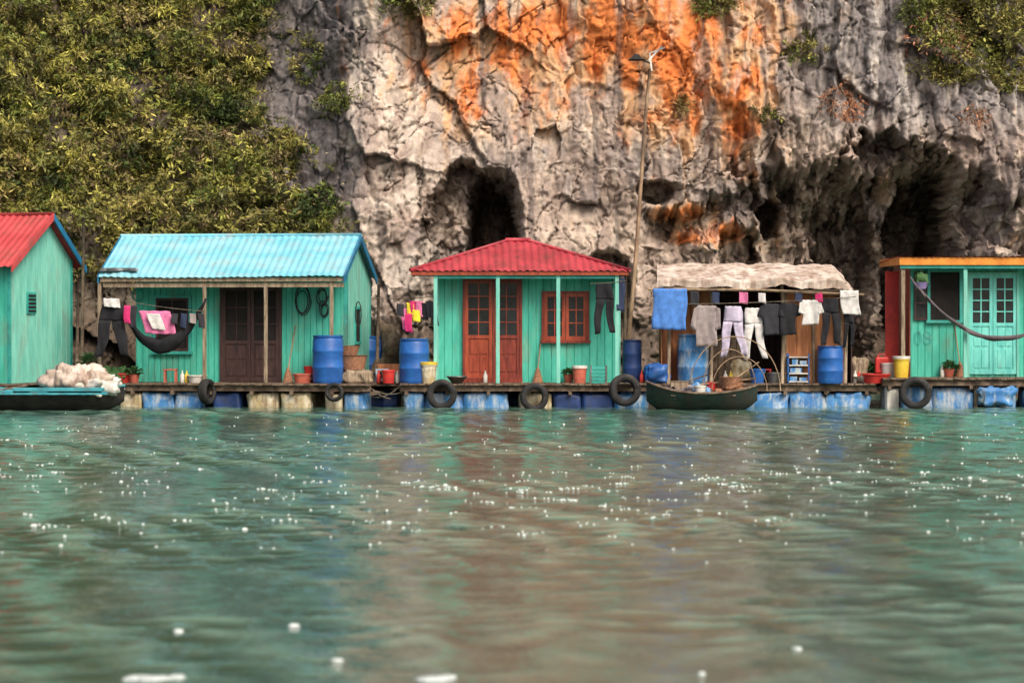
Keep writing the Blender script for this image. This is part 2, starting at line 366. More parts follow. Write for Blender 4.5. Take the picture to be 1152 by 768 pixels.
crm=ss(gx(385),gx(410),CX+.3*n2)*ss(gx(520),gx(460),CX+.3*n2)
col=L3(col,c8(210,198,184),crm*ss(-.25,.25,n2)*.65)
lv=ss(gx(320),gx(260),CX+.4*n2); col=L3(col,c8(96,88,74),lv*.85)
og=np.zeros(CX.shape)
for (a,b,ra,rb,w) in ((660,40,210,90,.95),(520,45,55,90,.8),(600,20,75,70,.9),(690,40,90,70,1.1),(770,70,70,90,1.1),(830,110,45,90,1.0),(740,130,60,50,.75),(560,110,70,60,.5),(800,262,46,16,1.1),(770,240,40,12,.95),(650,-110,200,120,.9),(870,-60,90,100,.6),(860,30,50,60,.7),(955,110,20,40,.5)):
    og=np.maximum(og,w*np.exp(-((CX-gx(a))/(ra*.0208))**2-((CZ-gz(b))/(rb*.0208))**2))
om=ss(.25,.8,og+.35*n2+.3*st+.12*n3)
col=L3(col,c8(218,172,126),om*.85)
om2=ss(.50,1.0,og+.5*fbm(CX*1.6,CZ*1.1,90,5,.6)+.25*st); col=L3(col,c8(228,130,66),om2*.9)
wht=ss(.3,.6,fbm(CX*1.9,CZ*.6,99,5,.6))*ss(gx(400),gx(450),CX); col=L3(col,c8(214,203,188),wht*.45)
ds=ss(.15,.65,fbm(CX*3.4,CZ*.22,120,5,.6)); col=L3(col,c8(94,86,84),ds*.62)
foot_tone=ss(2.6,1.2,CZ+.3*n2); col=L3(col,c8(88,74,62),foot_tone*.85)  # rock turns browner and darker towards the foot
tl=ss(.3,-.4,CZ+.2*n2); col=L3(col,c8(40,38,32),tl)
col*=(1-.26*np.clip(cav,0,1)-.22*np.clip(cav2,0,1)+.06*np.clip(-cav,0,1)+.05*np.clip(-cav2,0,1))[...,None]  # shade painted into vertex colour: recesses darkened, raised parts slightly lightened
V=np.stack([LX,CY,LZ],-1).reshape(-1,3); nx=len(cx);nz=len(cz)
I=np.arange(nx*nz).reshape(nz,nx)
Q=np.stack([I[:-1,:-1],I[:-1,1:],I[1:,1:],I[1:,:-1]],-1).reshape(-1,4)
m,N,L,P=newmat('limestone'); P.inputs['Roughness'].default_value=.9; P.inputs['Specular IOR Level'].default_value=.2
at=N.new('ShaderNodeAttribute'); at.attribute_name='Col'; tc=N.new('ShaderNodeTexCoord')
n=N.new('ShaderNodeTexNoise'); n.inputs['Scale'].default_value=6; n.inputs['Detail'].default_value=6; n.inputs['Roughness'].default_value=.75; L.new(tc.outputs['Object'],n.inputs['Vector'])
r=N.new('ShaderNodeMapRange'); r.inputs[1].default_value=.32; r.inputs[2].default_value=.68; r.inputs[3].default_value=.66; r.inputs[4].default_value=1.28; L.new(n.outputs[0],r.inputs[0])
vm=N.new('ShaderNodeVectorMath'); vm.operation='SCALE'; L.new(at.outputs['Color'],vm.inputs[0]); L.new(r.outputs[0],vm.inputs['Scale']); L.new(vm.outputs[0],P.inputs['Base Color'])
b=N.new('ShaderNodeBump'); b.inputs['Strength'].default_value=.7; b.inputs['Distance'].default_value=.08; L.new(n.outputs[0],b.inputs['Height']); L.new(b.outputs[0],P.inputs['Normal'])
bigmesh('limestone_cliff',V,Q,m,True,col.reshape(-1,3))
def surf(x,z):
    i=np.clip(np.searchsorted(cx,x),0,nx-1); j=np.clip(np.searchsorted(cz,z),0,nz-1); return CY[j,i]
# ---------------- FOLIAGE
m,N,L,P=newmat('leaf_green'); P.inputs['Roughness'].default_value=.6; P.inputs['Specular IOR Level'].default_value=.25
at=N.new('ShaderNodeAttribute'); at.attribute_name='Col'; L.new(at.outputs['Color'],P.inputs['Base Color'])
leafm=m
def shrub_data(x,z,length,kleaf,pal,dn=.0,lsz=.11,out=.5,ysh=0.,wd=.15,droop=.42,jit=.035):
    S_=len(x); y=surf(x,z)+ysh
    cl_=fbm(x*.9,z*.9,77,2)
    up=rng.uniform(.3,1.0,S_)*(1-dn*1.6); ox=rng.normal(0,.5,S_); oy=-rng.uniform(.2,1.0,S_)*out*1.6
    d=np.stack([ox,oy,up],-1); d/=np.linalg.norm(d,axis=1)[:,None]
    ln=length*rng.uniform(.5,1.5,S_)*(1+.8*cl_)
    t=rng.uniform(.15,1,(S_,kleaf))
    base=np.stack([x,y,z],-1)
    pos=base[:,None]+d[:,None]*(ln[:,None]*t)[...,None]
    pos[...,2]-=(ln[:,None]*t**2*droop); pos+=rng.normal(0,jit,pos.shape)
    dirv=d[:,None]*.5+rng.normal(0,.6,pos.shape); dirv[...,2]-=.45
    dirv/=np.linalg.norm(dirv,axis=-1)[...,None]
    side=np.cross(dirv,rng.normal(size=pos.shape)); side/=np.linalg.norm(side,axis=-1)[...,None]
    l=lsz*rng.uniform(.5,1.6,(S_,kleaf,1)); w=l*wd*rng.uniform(.8,1.5,(S_,kleaf,1))
    q=np.stack([pos,pos+dirv*l*.45+side*w,pos+dirv*l,pos+dirv*l*.45-side*w],2).reshape(-1,3)
    pal=np.array(pal); a=np.clip((fbm(x*.8,z*.8,88,3)+.6)/1.2,0,.999)*(len(pal)-1)
    a=np.clip(a+rng.normal(0,.5,S_),0,len(pal)-1.001); i0=a.astype(int); c=pal[i0]*(1-(a-i0))[:,None]+pal[i0+1]*(a-i0)[:,None]
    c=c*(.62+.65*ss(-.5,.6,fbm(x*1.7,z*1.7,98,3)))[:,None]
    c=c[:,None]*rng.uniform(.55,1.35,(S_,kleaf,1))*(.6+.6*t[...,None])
    c=np.repeat(c.reshape(-1,3),4,axis=0)
    qs=np.arange(len(q)).reshape(-1,4)
    K=6; tt=np.linspace(0,1,K); sp=base[:,None]+d[:,None]*(ln[:,None]*tt)[...,None]; sp[...,2]-=(ln[:,None]*tt**2*droop)
    off=np.array([.006,0,0]); 
    sv=np.stack([sp-off,sp+off],2).reshape(-1,3)
    b0=(np.arange(S_)*K*2)[:,None]+(np.arange(K-1)*2)[None]
    sq=np.stack([b0,b0+1,b0+3,b0+2],-1).reshape(-1,4)+len(q)
    cc=np.tile(np.array(c8(128,114,92)),(len(sv),1))
    return np.concatenate([q,sv]),np.concatenate([qs,sq]),np.concatenate([c,cc])
def build(name,parts):
    Vs=[];Qs=[];Cs=[];o=0
    for v,q,c in parts: Vs.append(v);Qs.append(q+o);Cs.append(c);o+=len(v)
    return bigmesh(name,np.concatenate(Vs),np.concatenate(Qs),leafm,False,np.concatenate(Cs))
pal=[c8(60,74,40),c8(84,100,48),c8(124,132,60),c8(96,96,60),c8(166,158,80),c8(74,92,46),c8(138,118,84),c8(148,150,68),c8(88,88,54)]
n_=19000; x=rng.uniform(-19,-3.4,n_); z=rng.uniform(2.6,13,n_)
pxl=576+x/.0213; pyl=350-(z-2)/.0213
bound=np.interp(pyl,[-60,0,60,120,150,200,270,330],[300,312,295,278,325,368,400,400])+30*fbm(x*1.5,z*1.5,5,3)
den=fbm(x*.75,z*.75,15,4,.6)
keep=(pxl<bound)&(den>-.40+.7*ss(gx(250),gx(390),x)*ss(2.5,8,z))
keep&=(rng.uniform(0,1,n_)<np.where((x<-13.5)|(z>10.4),.3,.9))
xk,zk=x[keep],z[keep]
bump_=-.9*ss(-.1,.7,fbm(xk*1.1,zk*1.1,37,3))
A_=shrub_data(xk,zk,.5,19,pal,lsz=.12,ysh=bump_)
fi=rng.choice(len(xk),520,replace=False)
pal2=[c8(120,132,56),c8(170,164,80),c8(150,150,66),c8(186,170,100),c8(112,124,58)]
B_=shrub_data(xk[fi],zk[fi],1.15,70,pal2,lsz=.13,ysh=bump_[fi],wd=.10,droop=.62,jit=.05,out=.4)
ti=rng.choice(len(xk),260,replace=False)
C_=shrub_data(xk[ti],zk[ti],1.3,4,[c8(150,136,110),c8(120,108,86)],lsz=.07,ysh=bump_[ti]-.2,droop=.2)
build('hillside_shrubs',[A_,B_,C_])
def patch(px,py,rx,ry,n,name='cliff_shrub',ln=.3,p=pal,dn=.1,k=16,lsz=.09):
    a=rng.uniform(0,2*pi,n); r=np.sqrt(rng.uniform(0,1,n))
    build(name,[shrub_data(gx(px)+rx*.0208*r*np.cos(a),gz(py)+ry*.0208*r*np.sin(a),ln,k,p,dn,lsz)])
pal3=[c8(96,108,52),c8(140,142,66),c8(118,116,66),c8(168,156,84),c8(104,116,58)]
patch(1105,15,85,46,900,ln=.5,p=pal3); patch(1080,76,38,18,130,ln=.4,p=pal3); patch(1140,80,30,24,130,ln=.4,p=pal3)
patch(462,4,26,16,100,ln=.25); patch(804,6,22,16,90,ln=.25,p=pal3); patch(905,55,18,18,40,ln=.25,p=pal3); patch(375,115,18,20,60,ln=.3,p=pal3); patch(340,60,20,30,60,ln=.3)
patch(858,130,12,10,25,ln=.2)
dry=[c8(168,112,84),c8(190,134,98),c8(146,104,80)]
patch(952,112,18,24,60,'dried_shrub',.3,dry,.7,12,.08)
patch(1098,125,8,14,24,'dried_shrub',.25,dry,.7,12,.08)
patch(1060,40,40,30,60,'dried_shrub',.4,dry,.4,12,.09)
patch(770,120,12,14,20,'dried_shrub',.2,[c8(130,120,70),c8(158,130,80),c8(110,104,70)],.3,12,.08)
# ---------------- WATER
wx_=axis(-13.5,13.5,.07,-500,500,1.12); wy_=axis(-48,6,.058,-500,60,1.12)
WX,WY=np.meshgrid(wx_,wy_); H=np.zeros(WX.shape)
fw=ss(24,14,np.abs(WX))*ss(-70,-48,WY)*ss(14,6,WY)
wr=np.random.default_rng(5)
DX=.35*fbm(WX*.45,WY*.45,61,2); DY=.35*fbm(WX*.45,WY*.45,71,2)
for i in range(40):
    lam=.22*(4.4**(wr.uniform(0,1)**1.3)); th=wr.normal(-pi/2,1.0); k=2*pi/lam; a=lam*.0042*wr.uniform(.5,1.4)
    H+=a*np.sin(k*(np.cos(th)*(WX+DX)+np.sin(th)*(WY+DY))+wr.uniform(0,6.28))
H+=.012*fbm(WX*1.7,WY*1.9,81,3)
patchy=.45+.75*ss(-.4,.5,fbm(WX*.13,WY*.2,3,3))
calm=.65+.35*ss(-46,-34,WY)
H=H*fw*patchy*calm
crest=np.clip(H/.014,-1.4,1.4)
I=np.arange(WX.size).reshape(WX.shape); Q=np.stack([I[:-1,:-1],I[:-1,1:],I[1:,1:],I[1:,:-1]],-1).reshape(-1,4)
trough_tone=np.array(c8(36,70,58)); crest_tone=np.array(c8(110,142,124))  # dark troughs, light crests: sky-reflection contrast of the ripples painted into base colour
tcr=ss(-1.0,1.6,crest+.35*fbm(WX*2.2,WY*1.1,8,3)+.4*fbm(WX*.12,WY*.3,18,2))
wcol=trough_tone*(1-tcr[...,None])+crest_tone*tcr[...,None]
m,N,L,P=newmat('sea_water')
at=N.new('ShaderNodeAttribute'); at.attribute_name='Col'; L.new(at.outputs['Color'],P.inputs['Base Color'])
P.inputs['Roughness'].default_value=.05; P.inputs['IOR'].default_value=1.36
tc=N.new('ShaderNodeTexCoord'); mp=N.new('ShaderNodeMapping'); mp.inputs['Scale'].default_value=(1,1.3,1); L.new(tc.outputs['Object'],mp.inputs['Vector'])
n=N.new('ShaderNodeTexNoise'); n.inputs['Scale'].default_value=9; n.inputs['Detail'].default_value=3; n.inputs['Roughness'].default_value=.6; L.new(mp.outputs[0],n.inputs['Vector'])
b=N.new('ShaderNodeBump'); b.inputs['Strength'].default_value=.5; b.inputs['Distance'].default_value=.02; L.new(n.outputs[0],b.inputs['Height']); L.new(b.outputs[0],P.inputs['Normal'])
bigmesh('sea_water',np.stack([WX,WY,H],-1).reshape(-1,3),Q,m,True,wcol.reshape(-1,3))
def hat(x,y):
    i=np.clip(np.searchsorted(wx_,x),0,len(wx_)-1); j=np.clip(np.searchsorted(wy_,y),0,len(wy_)-1); return H[j,i]
def flecks(x,y,w,h,asp):
    n=len(x); z=hat(x,y)+.002; k=6
    a=np.linspace(0,2*pi,k,endpoint=False)[None]+rng.uniform(0,1,(n,1))
    rr=rng.uniform(.6,1.35,(n,k))
    ring=np.stack([x[:,None]+w[:,None]*.5*rr*np.cos(a),y[:,None]+(w*asp)[:,None]*.5*rr*np.sin(a),np.repeat(z[:,None]-.01,k,1)],-1)
    mid=np.stack([x[:,None]+w[:,None]*.34*rr*np.cos(a),y[:,None]+(w*asp)[:,None]*.34*rr*np.sin(a),np.repeat((z+h*.75)[:,None],k,1)],-1)
    top=np.stack([x[:,None]+w[:,None]*.05*np.cos(a),y[:,None]+w[:,None]*.05*np.sin(a),np.repeat((z+h)[:,None],k,1)],-1)
    V=np.concatenate([ring,mid,top],1).reshape(-1,3)
    b0=(np.arange(n)*3*k)[:,None,None]; kk=np.arange(k)[None,:,None]; k2=(np.arange(k)+1)[None,:,None]%k
    q=[np.concatenate([b0+l*k+kk,b0+l*k+k2,b0+(l+1)*k+k2,b0+(l+1)*k+kk],-1).reshape(-1,4) for l in (0,1)]
    return V,np.concatenate(q)
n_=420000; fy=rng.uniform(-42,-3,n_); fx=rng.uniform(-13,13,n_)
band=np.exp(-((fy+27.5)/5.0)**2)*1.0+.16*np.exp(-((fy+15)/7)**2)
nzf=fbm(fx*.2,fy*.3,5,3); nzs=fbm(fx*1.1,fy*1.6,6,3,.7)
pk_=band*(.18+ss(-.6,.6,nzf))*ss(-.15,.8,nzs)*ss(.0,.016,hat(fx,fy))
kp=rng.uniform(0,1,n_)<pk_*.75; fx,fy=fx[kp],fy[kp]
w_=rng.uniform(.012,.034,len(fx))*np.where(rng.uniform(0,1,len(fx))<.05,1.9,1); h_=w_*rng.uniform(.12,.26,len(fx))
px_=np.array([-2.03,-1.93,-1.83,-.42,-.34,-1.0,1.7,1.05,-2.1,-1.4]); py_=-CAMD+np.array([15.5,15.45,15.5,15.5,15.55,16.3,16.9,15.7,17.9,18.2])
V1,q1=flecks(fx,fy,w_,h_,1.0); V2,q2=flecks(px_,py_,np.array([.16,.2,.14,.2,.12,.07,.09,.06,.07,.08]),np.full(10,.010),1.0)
m_f=M('glint_white',(.80,.83,.80),(.50,.58,.54),60,rough=.35,lo=.4,hi=.6)  # pale diffuse colour painting the water sparkle
print('flecks',len(fx))
bigmesh('painted_glints',np.concatenate([V1,V2]),np.concatenate([q1,q2+len(V1)]),m_f)  # small white domes added to imitate sky glints on the ripples
# ---------------- floating docks
def deck(g,x0,x1,y0,y1,z,mat=wood,beam=True):
    x=x0;bx=[]
    while x<x1:
        w=random.uniform(.13,.19); bx.append((x,min(x+w-.012,x1),y0-random.uniform(0,.06),y1,z-.035+random.uniform(-.006,.006),z+random.uniform(-.006,.006))); x+=w
    joined('deck_boards',bx,mat,g)
    bb=[(x0,x1,y0+.06,y0+.14,z-.16,z-.04),(x0,x1,y1-.14,y1-.06,z-.16,z-.04),(x0,x1,(y0+y1)/2-.05,(y0+y1)/2+.05,z-.16,z-.04)]
    xx=x0+.1
    while xx<x1: bb.append((xx,xx+.07,y0+.02,y1-.02,z-.235,z-.162)); xx+=.85
    joined('joists',bb,wood,g)
def drumx(g,x0,x1,y,z,r,mat):
    L_=x1-x0
    prof=[(0,0),(r*.9,0),(r,.04),(r,L_*.32),(r*1.04,L_*.34),(r,L_*.36),(r,L_*.64),(r*1.04,L_*.66),(r,L_*.68),(r,L_-.04),(r*.9,L_),(0,L_)]
    lathe('float_drum',prof,(x0,y,z),mat,g,24,(0,pi/2,0))
ZD=.50
# ================= HOUSE 2
g2=G('teal_house',(X(388,-.35),-.35,0),radians(-8.5)); g=g2
R=3.5; xl,xr=-5.3,0.0; ze=2.72; zr_=3.62
sheet('roof_front',(xl,0,ze),(xr-xl,0,0),(0,R/2,zr_-ze),.15,.010,blueroof,g,rows=6,sag=.02)
sheet('roof_back',(xr,R,ze),(xl-xr,0,0),(0,-R/2,zr_-ze),.15,.010,blueroof,g,rows=3)
tube('ridge_cap',[(xl,R/2,zr_+.005),(xr,R/2,zr_+.005)],.04,blueroof,g)
joined('front_fascia',[(xl+.05,xr-.02,.05,.09,ze-.10,ze-.02)],wood_l,g)
for (ya,yb) in ((0,R/2),(R,R/2)):
    V=[]
    for xx in (xr-.005,xr-.03):
        V+=[(xx,ya,ze-.13),(xx,yb,zr_-.13),(xx,yb,zr_+.03),(xx,ya,ze+.03)]
    BB=[(0,1,2,3),(7,6,5,4),(0,4,5,1),(3,2,6,7),(0,3,7,4),(1,5,6,2)]
    mk('barge_board',V,BB,bluetrim,g)
    V2=[(a-(xr-xl)+.03,b_,c_) for a,b_,c_ in V]; mk('barge_board',V2,BB,bluetrim,g)
wl,wr2,wf,wb=-4.72,-.16,.95,3.35
slope=(zr_-ze)/(R/2)
gt=lambda yy: ze+slope*min(yy,R-yy)-.04
planks('front_wall',(wl,wf),(wr2,wf),ZD,gt(wf),teal,g)
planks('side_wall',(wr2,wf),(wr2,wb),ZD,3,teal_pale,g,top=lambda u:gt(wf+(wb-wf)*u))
planks('side_wall',(wl,wb),(wl,wf),ZD,3,teal,g,top=lambda u:gt(wb-(wb-wf)*u))
planks('rear_wall',(wr2,wb),(wl,wb),ZD,gt(wb),teal,g)
joined('corner_trim',[(wr2-.06,wr2+.02,wf-.03,wf+.05,ZD,gt(wf)),(wr2-.05,wr2+.03,wb-.03,wb+.05,ZD,gt(wb))],teal_d,g)
yw=(wf+wb)/2-.2
joined('side_window_frame',[(wr2,wr2+.05,yw-.3,yw-.24,1.3,2.1),(wr2,wr2+.05,yw+.24,yw+.3,1.3,2.1),(wr2,wr2+.05,yw-.24,yw+.24,2.04,2.1),(wr2,wr2+.07,yw-.24,yw+.24,1.3,1.35)],teal_d,g)
box('side_window_glass',wr2+.018,wr2+.03,yw-.24,yw+.24,1.35,2.04,void,g)
x0,x1=g.L(251,wf),g.L(315,wf); yd=wf-.02
box('door_backing',x0,x1,yd-.012,yd,ZD,2.55,darkwood,g)
xm=(x0+x1)/2
leaf(g,'door_leaf',x0,xm-.004,ZD+.01,2.5,yd-.014,darkwood,cols=2,rows=3,split=.42,glassm=void)
leaf(g,'door_leaf',xm+.004,x1,ZD+.01,2.5,yd-.014,darkwood,cols=2,rows=3,split=.42,glassm=void)
surround(g,'door_surround',x0,x1,ZD,2.5,yd,darkwood,.05,.07,False)
x0,x1=g.L(176,wf),g.L(213,wf); z0,z1=1.15,2.28
leaf(g,'window_leaf',x0,x1,z0,z1,yd,darkwood,'win',cols=2,rows=2,fr=.05,glassm=void); surround(g,'window_surround',x0,x1,z0,z1,yd,teal_d)
posts=[(g.L(p,.12),) for p in (112,230,299,373)]
for (px_0,) in posts: box('porch_post',px_0-.035,px_0+.035,.09,.16,ZD,ze-.1,wood_l,g,.006)
joined('tie_beam',[(xl+.1,xr-.05,.1,.15,ze-.22,ze-.13)],wood_l,g)
for k in range(9): 
    xx=xl+.3+k*.6; V=[(xx,.03,ze-.06),(xx+.05,.03,ze-.06),(xx+.05,wf,gt(wf)-.02),(xx,wf,gt(wf)-.02),(xx,.03,ze-.02),(xx+.05,.03,ze-.02),(xx+.05,wf,gt(wf)+.02),(xx,wf,gt(wf)+.02)]
    mk('rafter',V,BF,wood,g)
lump('roof_patch',g.L(122,.25),g.L(154,.25),.12,.42,ze+.12,ze+.18,metalm,g,.03,4)
def num(g,t,x,y,z,s,mt,rot=0):
    cu=bpy.data.curves.new('painted_number','FONT'); cu.body=t; cu.size=s; cu.extrude=.002
    o=bpy.data.objects.new('painted_number',cu); S.collection.objects.link(o); o.parent=g.o; o.location=(x,y,z); o.rotation_euler=(pi/2,0,rot)
    cu.materials.append(mt)
d2=G('floating_dock',g2.l,g2.r); deck(d2,-5.5,.55,-.12,3.6,ZD)
fl=[(135,160,foam),(161,196,bluelight),(196,228,bluelight),(240,272,bluedark),(278,313,foam),(315,350,foam),(365,386,foam),(386,412,bluelight)]
for a,b_,m_ in fl: lump('float_block',d2.L(a,.1),d2.L(b_,.1),.02,.75,-.12,.30,m_,d2,.035,5,.3)
for a in (-3.2,-2.4,.05,-4.6): drumx(d2,a,a+.85,1.3,.08,.27,bluedark)
lump('float_block',-2.1,-.3,1.2,2.0,-.15,.28,foam,d2,.04,4)
# ================= HOUSE 1
g1=G('red_roof_teal_house',(X(13,-.5),-.5,0),radians(-22)); g=g1
R=3.0;xl,xr=-5.0,0.;ze=2.93;zr_=4.05;ry=1.65
sheet('roof_front',(xl,0,ze),(xr-xl,0,0),(0,ry,zr_-ze),.16,.014,redroof,g,rows=4)
sheet('roof_back',(xr,R,ze),(xl-xr,0,0),(0,-(R-ry),zr_-ze),.16,.014,redroof,g,rows=3)
tube('ridge_cap',[(xl,ry,zr_+.01),(xr,ry,zr_+.01)],.04,redroof,g)
for (ya,yb,mm) in ((0,ry,redroof),(R,ry,bluetrim)):
    V=[]
    for xx in (xr+.02,xr-.01): V+=[(xx,ya,ze-.12),(xx,yb,zr_-.12),(xx,yb,zr_+.03),(xx,ya,ze+.03)]
    mk('barge_board',V,BB,mm,g)
gt1=lambda yy: (ze+(zr_-ze)*yy/ry if yy<ry else ze+(zr_-ze)*(R-yy)/(R-ry))-.05
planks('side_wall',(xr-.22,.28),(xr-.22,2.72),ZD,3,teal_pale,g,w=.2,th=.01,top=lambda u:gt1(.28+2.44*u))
planks('front_wall',(xl+.2,.28),(xr-.22,.28),ZD,gt1(.28),teal,g)
planks('rear_wall',(xr-.22,2.72),(xl+.2,2.72),ZD,gt1(2.72),teal,g)
joined('corner_trim',[(xr-.25,xr-.19,.24,.3,ZD,gt1(.28)),(xr-.25,xr-.19,2.68,2.76,ZD,gt1(2.7))],teal_d,g)
joined('vent',[(xr-.2,xr-.17,.9,1.25,1.95,2.4)],teal_d,g); joined('vent_louvres',[(xr-.17,xr-.16,.93,1.22,1.98+.08*k,2.03+.08*k) for k in range(5)],void,g)
d1=G('floating_dock',g1.l,g1.r); deck(d1,-5.2,.15,-.5,3.2,ZD)
for a,m_ in ((-1.2,bluelight),(-.3,bluedark)): lump('float_block',a,a+.8,-.3,.6,-.12,.3,m_,d1,.03,4)
for k in range(3): lump('float_block',-.5,.05,.8+k*.8,1.5+k*.8,-.12,.3,(foam,bluelight,foam)[k],d1,.03,4)
# ================= HOUSE 3
g3=G('red_hip_roof_house',(X(585,-.1),-.1,0),radians(1.2)); g=g3
hw=2.29;R=3.5;ze=2.84;zr_=3.50;rh=R/2;rl=.22
run=(hw-rl)
tf=lambda u: max(.001,min(1,min(u,1-u)*2*hw/run))
sheet('roof_front',(-hw,0,ze),(2*hw,0,0),(0,rh,zr_-ze),.15,.014,redroof2,g,top=tf,rows=5)
sheet('roof_back',(hw,R,ze),(-2*hw,0,0),(0,-rh,zr_-ze),.15,.014,redroof2,g,top=tf,rows=3)
tf2=lambda u: max(.001,min(1,min(u,1-u)*2))
sheet('roof_side',(-hw,R,ze),(0,-R,0),(run,0,zr_-ze),.15,.014,redroof2,g,top=tf2,rows=4)
sheet('roof_side',(hw,0,ze),(0,R,0),(-run,0,zr_-ze),.15,.014,redroof2,g,top=tf2,rows=4)
for sx in (-1,1):
    tube('hip_cap',[(sx*hw,0,ze+.015),(sx*rl,rh,zr_+.02)],.035,redroof2,g); tube('hip_cap',[(sx*hw,R,ze+.015),(sx*rl,rh,zr_+.02)],.035,redroof2,g)
tube('ridge_cap',[(-rl-.05,rh,zr_+.025),(rl+.05,rh,zr_+.025)],.045,redroof2,g)
joined('fascia',[(-hw+.03,hw-.03,.03,.06,ze-.09,ze-.015),(-hw+.03,-hw+.06,.06,R-.06,ze-.09,ze-.015),(hw-.06,hw-.03,.06,R-.06,ze-.09,ze-.015)],redwood,g)
joined('soffit',[(-hw+.06,hw-.06,.06,R-.06,ze-.07,ze-.05)],teal_d,g)
wf=.75; wl=g.L(491,wf); wr2=g.L(697,wf)
planks('front_wall',(wl,wf),(wr2,wf),ZD,ze-.07,teal,g,w=.16)
planks('side_wall',(wr2,wf),(wr2,3.1),ZD,ze-.07,teal,g);planks('side_wall',(wl,3.1),(wl,wf),ZD,ze-.07,teal,g);planks('rear_wall',(wr2,3.1),(wl,3.1),ZD,ze-.07,teal,g)
joined('corner_trim',[(wl-.02,wl+.06,wf-.035,wf+.03,ZD,ze-.07),(wr2-.06,wr2+.02,wf-.035,wf+.03,ZD,ze-.07)],teal_pale,g)
for p in (490,560,628,694):
    xx=g.L(p,.1); box('porch_post',xx-.04,xx+.04,.08,.15,ZD,ze-.07,teal_pale,g,.006)
joined('tie_beam',[(g.L(488,.1),g.L(696,.1),.09,.14,ze-.16,ze-.072)],teal_d,g)
yd=wf-.02
x0,x1=g.L(523,wf),g.L(585,wf); xm=(x0+x1)/2
z1=Z(315,.6); zb=ZD+.1
leaf(g,'door_leaf',x0,xm-.005,zb,z1,yd,redwood,cols=2,rows=4,split=.42); leaf(g,'door_leaf',xm+.005,x1,zb,z1,yd,redwood_d,cols=2,rows=4,split=.42)
surround(g,'door_surround',x0,x1,ZD,z1,yd,redwood_d,.045,.07,False); box('threshold',x0-.05,x1+.05,yd-.09,yd,ZD+.002,zb,redwood_d,g)
x0,x1=g.L(612,wf),g.L(660,wf); z0,z1=Z(383,.6),Z(330,.6); xm=(x0+x1)/2
leaf(g,'window_leaf',x0,xm-.004,z0,z1,yd,redwood,'win',cols=2,rows=3,fr=.07);leaf(g,'window_leaf',xm+.004,x1,z0,z1,yd,redwood,'win',cols=2,rows=3,fr=.07)
surround(g,'window_surround',x0,x1,z0,z1,yd,redwood_d,.05,.07)
d3=G('floating_dock',g3.l,g3.r); deck(d3,d3.L(450,0),d3.L(732,0),-.15,3.4,ZD)
for a,b_,m_ in ((455,478,bluelight),(478,520,bluelight),(520,572,bluelight),(584,620,foam),(622,654,bluedark),(655,690,bluedark),(690,729,bluelight)):
    lump('float_block',d3.L(a,.1),d3.L(b_,.1),.0,.8,-.12,.31,m_,d3,.03,5,.3)
for a in (-1.8,-.5,.6): drumx(d3,a,a+.9,1.3,.08,.27,bluedark)
# ================= HOUSE 5
g5=G('orange_trim_teal_house',(X(1012,-.2),-.2,0),radians(1.0)); g=g5
ze=3.06; W=4.6; R=2.9
joined('fascia',[(0,W,0,.04,ze-.10,ze+.06),(-.0,.04,.04,R,ze-.10,ze+.06)],orangep,g)
sheet('roof',(-.03,-.04,ze+.075),(W,0,0),(0,R,-.10),.13,.010,redroof,g,rows=4)
joined('eave_trim',[(.02,W,.045,.08,ze-.17,ze-.06)],teal_d,g)
joined('soffit',[(.04,W,.04,R,ze-.06,ze-.04)],wood_l,g)
wf=.7; wl=g.L(1024,wf)
planks('front_wall',(wl,wf),(W-.1,wf),.62,ze-.06,teal,g,w=.15)
planks('side_wall',(wl,2.8),(wl,wf),.62,ze-.06,redwood,g); planks('rear_wall',(W-.1,2.8),(wl,2.8),.62,ze-.06,teal,g)
joined('red_shutter',[(g.L(996,1.5),g.L(1011,1.5),1.5,1.54,.9,2.85)],redp,g)
for p in (1016,1086): xx=g.L(p,.1); box('porch_post',xx-.04,xx+.04,.08,.16,.62,ze-.1,teal_pale if p>1050 else wood_l,g,.006)
yd=wf-.02; zb=.68
x0,x1=g.L(1090,wf),g.L(1143,wf); xm=(x0+x1)/2; z1=Z(309,.4)
leaf(g,'door_leaf',x0,xm-.004,zb,z1,yd,tealdoor,cols=2,rows=4,split=.5,fr=.07); leaf(g,'door_leaf',xm+.004,x1,zb,z1,yd,tealdoor,cols=2,rows=4,split=.5,fr=.07)
surround(g,'door_surround',x0,x1,.62,z1,yd,teal_pale,.05,.07,False)
x0,x1=g.L(1046,wf),g.L(1079,wf); z0,z1=Z(360,.4),Z(306,.4)
box('window_opening',x0,x1,yd-.014,yd-.002,z0,z1,void,g); surround(g,'window_surround',x0,x1,z0,z1,yd,teal_d)
leaf(g,'open_shutter',g.L(1028,wf),g.L(1044,wf),z0,z1,yd-.01,darkwood,'win',cols=1,rows=3,fr=.04)
num(g5,'08',g.L(1027,wf),wf-.028,1.3,.40,teal_d)
leaf(g,'window_leaf',g.L(1165,wf),g.L(1200,wf),1.4,2.6,yd,tealdoor,'win',cols=2,rows=3)
d5=G('floating_dock',g5.l,g5.r); deck(d5,d5.L(992,0),W+.2,-.2,3.4,.62)
for a,b_,m_ in ((995,1012,whitep),(1013,1048,bluelight),(1048,1094,bluelight),(1105,1142,bluelight),(1150,1200,bluelight)):
    lump('float_block',d5.L(a,.1),d5.L(b_,.1),-.02,.8,-.12,.42,m_,d5,.04,6,.3)
joined('support_timbers',[(d5.L(1095,.1),d5.L(1099,.1),.0,.1,-.1,.45),(d5.L(1103,.1),d5.L(1106,.1),.1,.2,-.1,.45)],wood_l,d5)
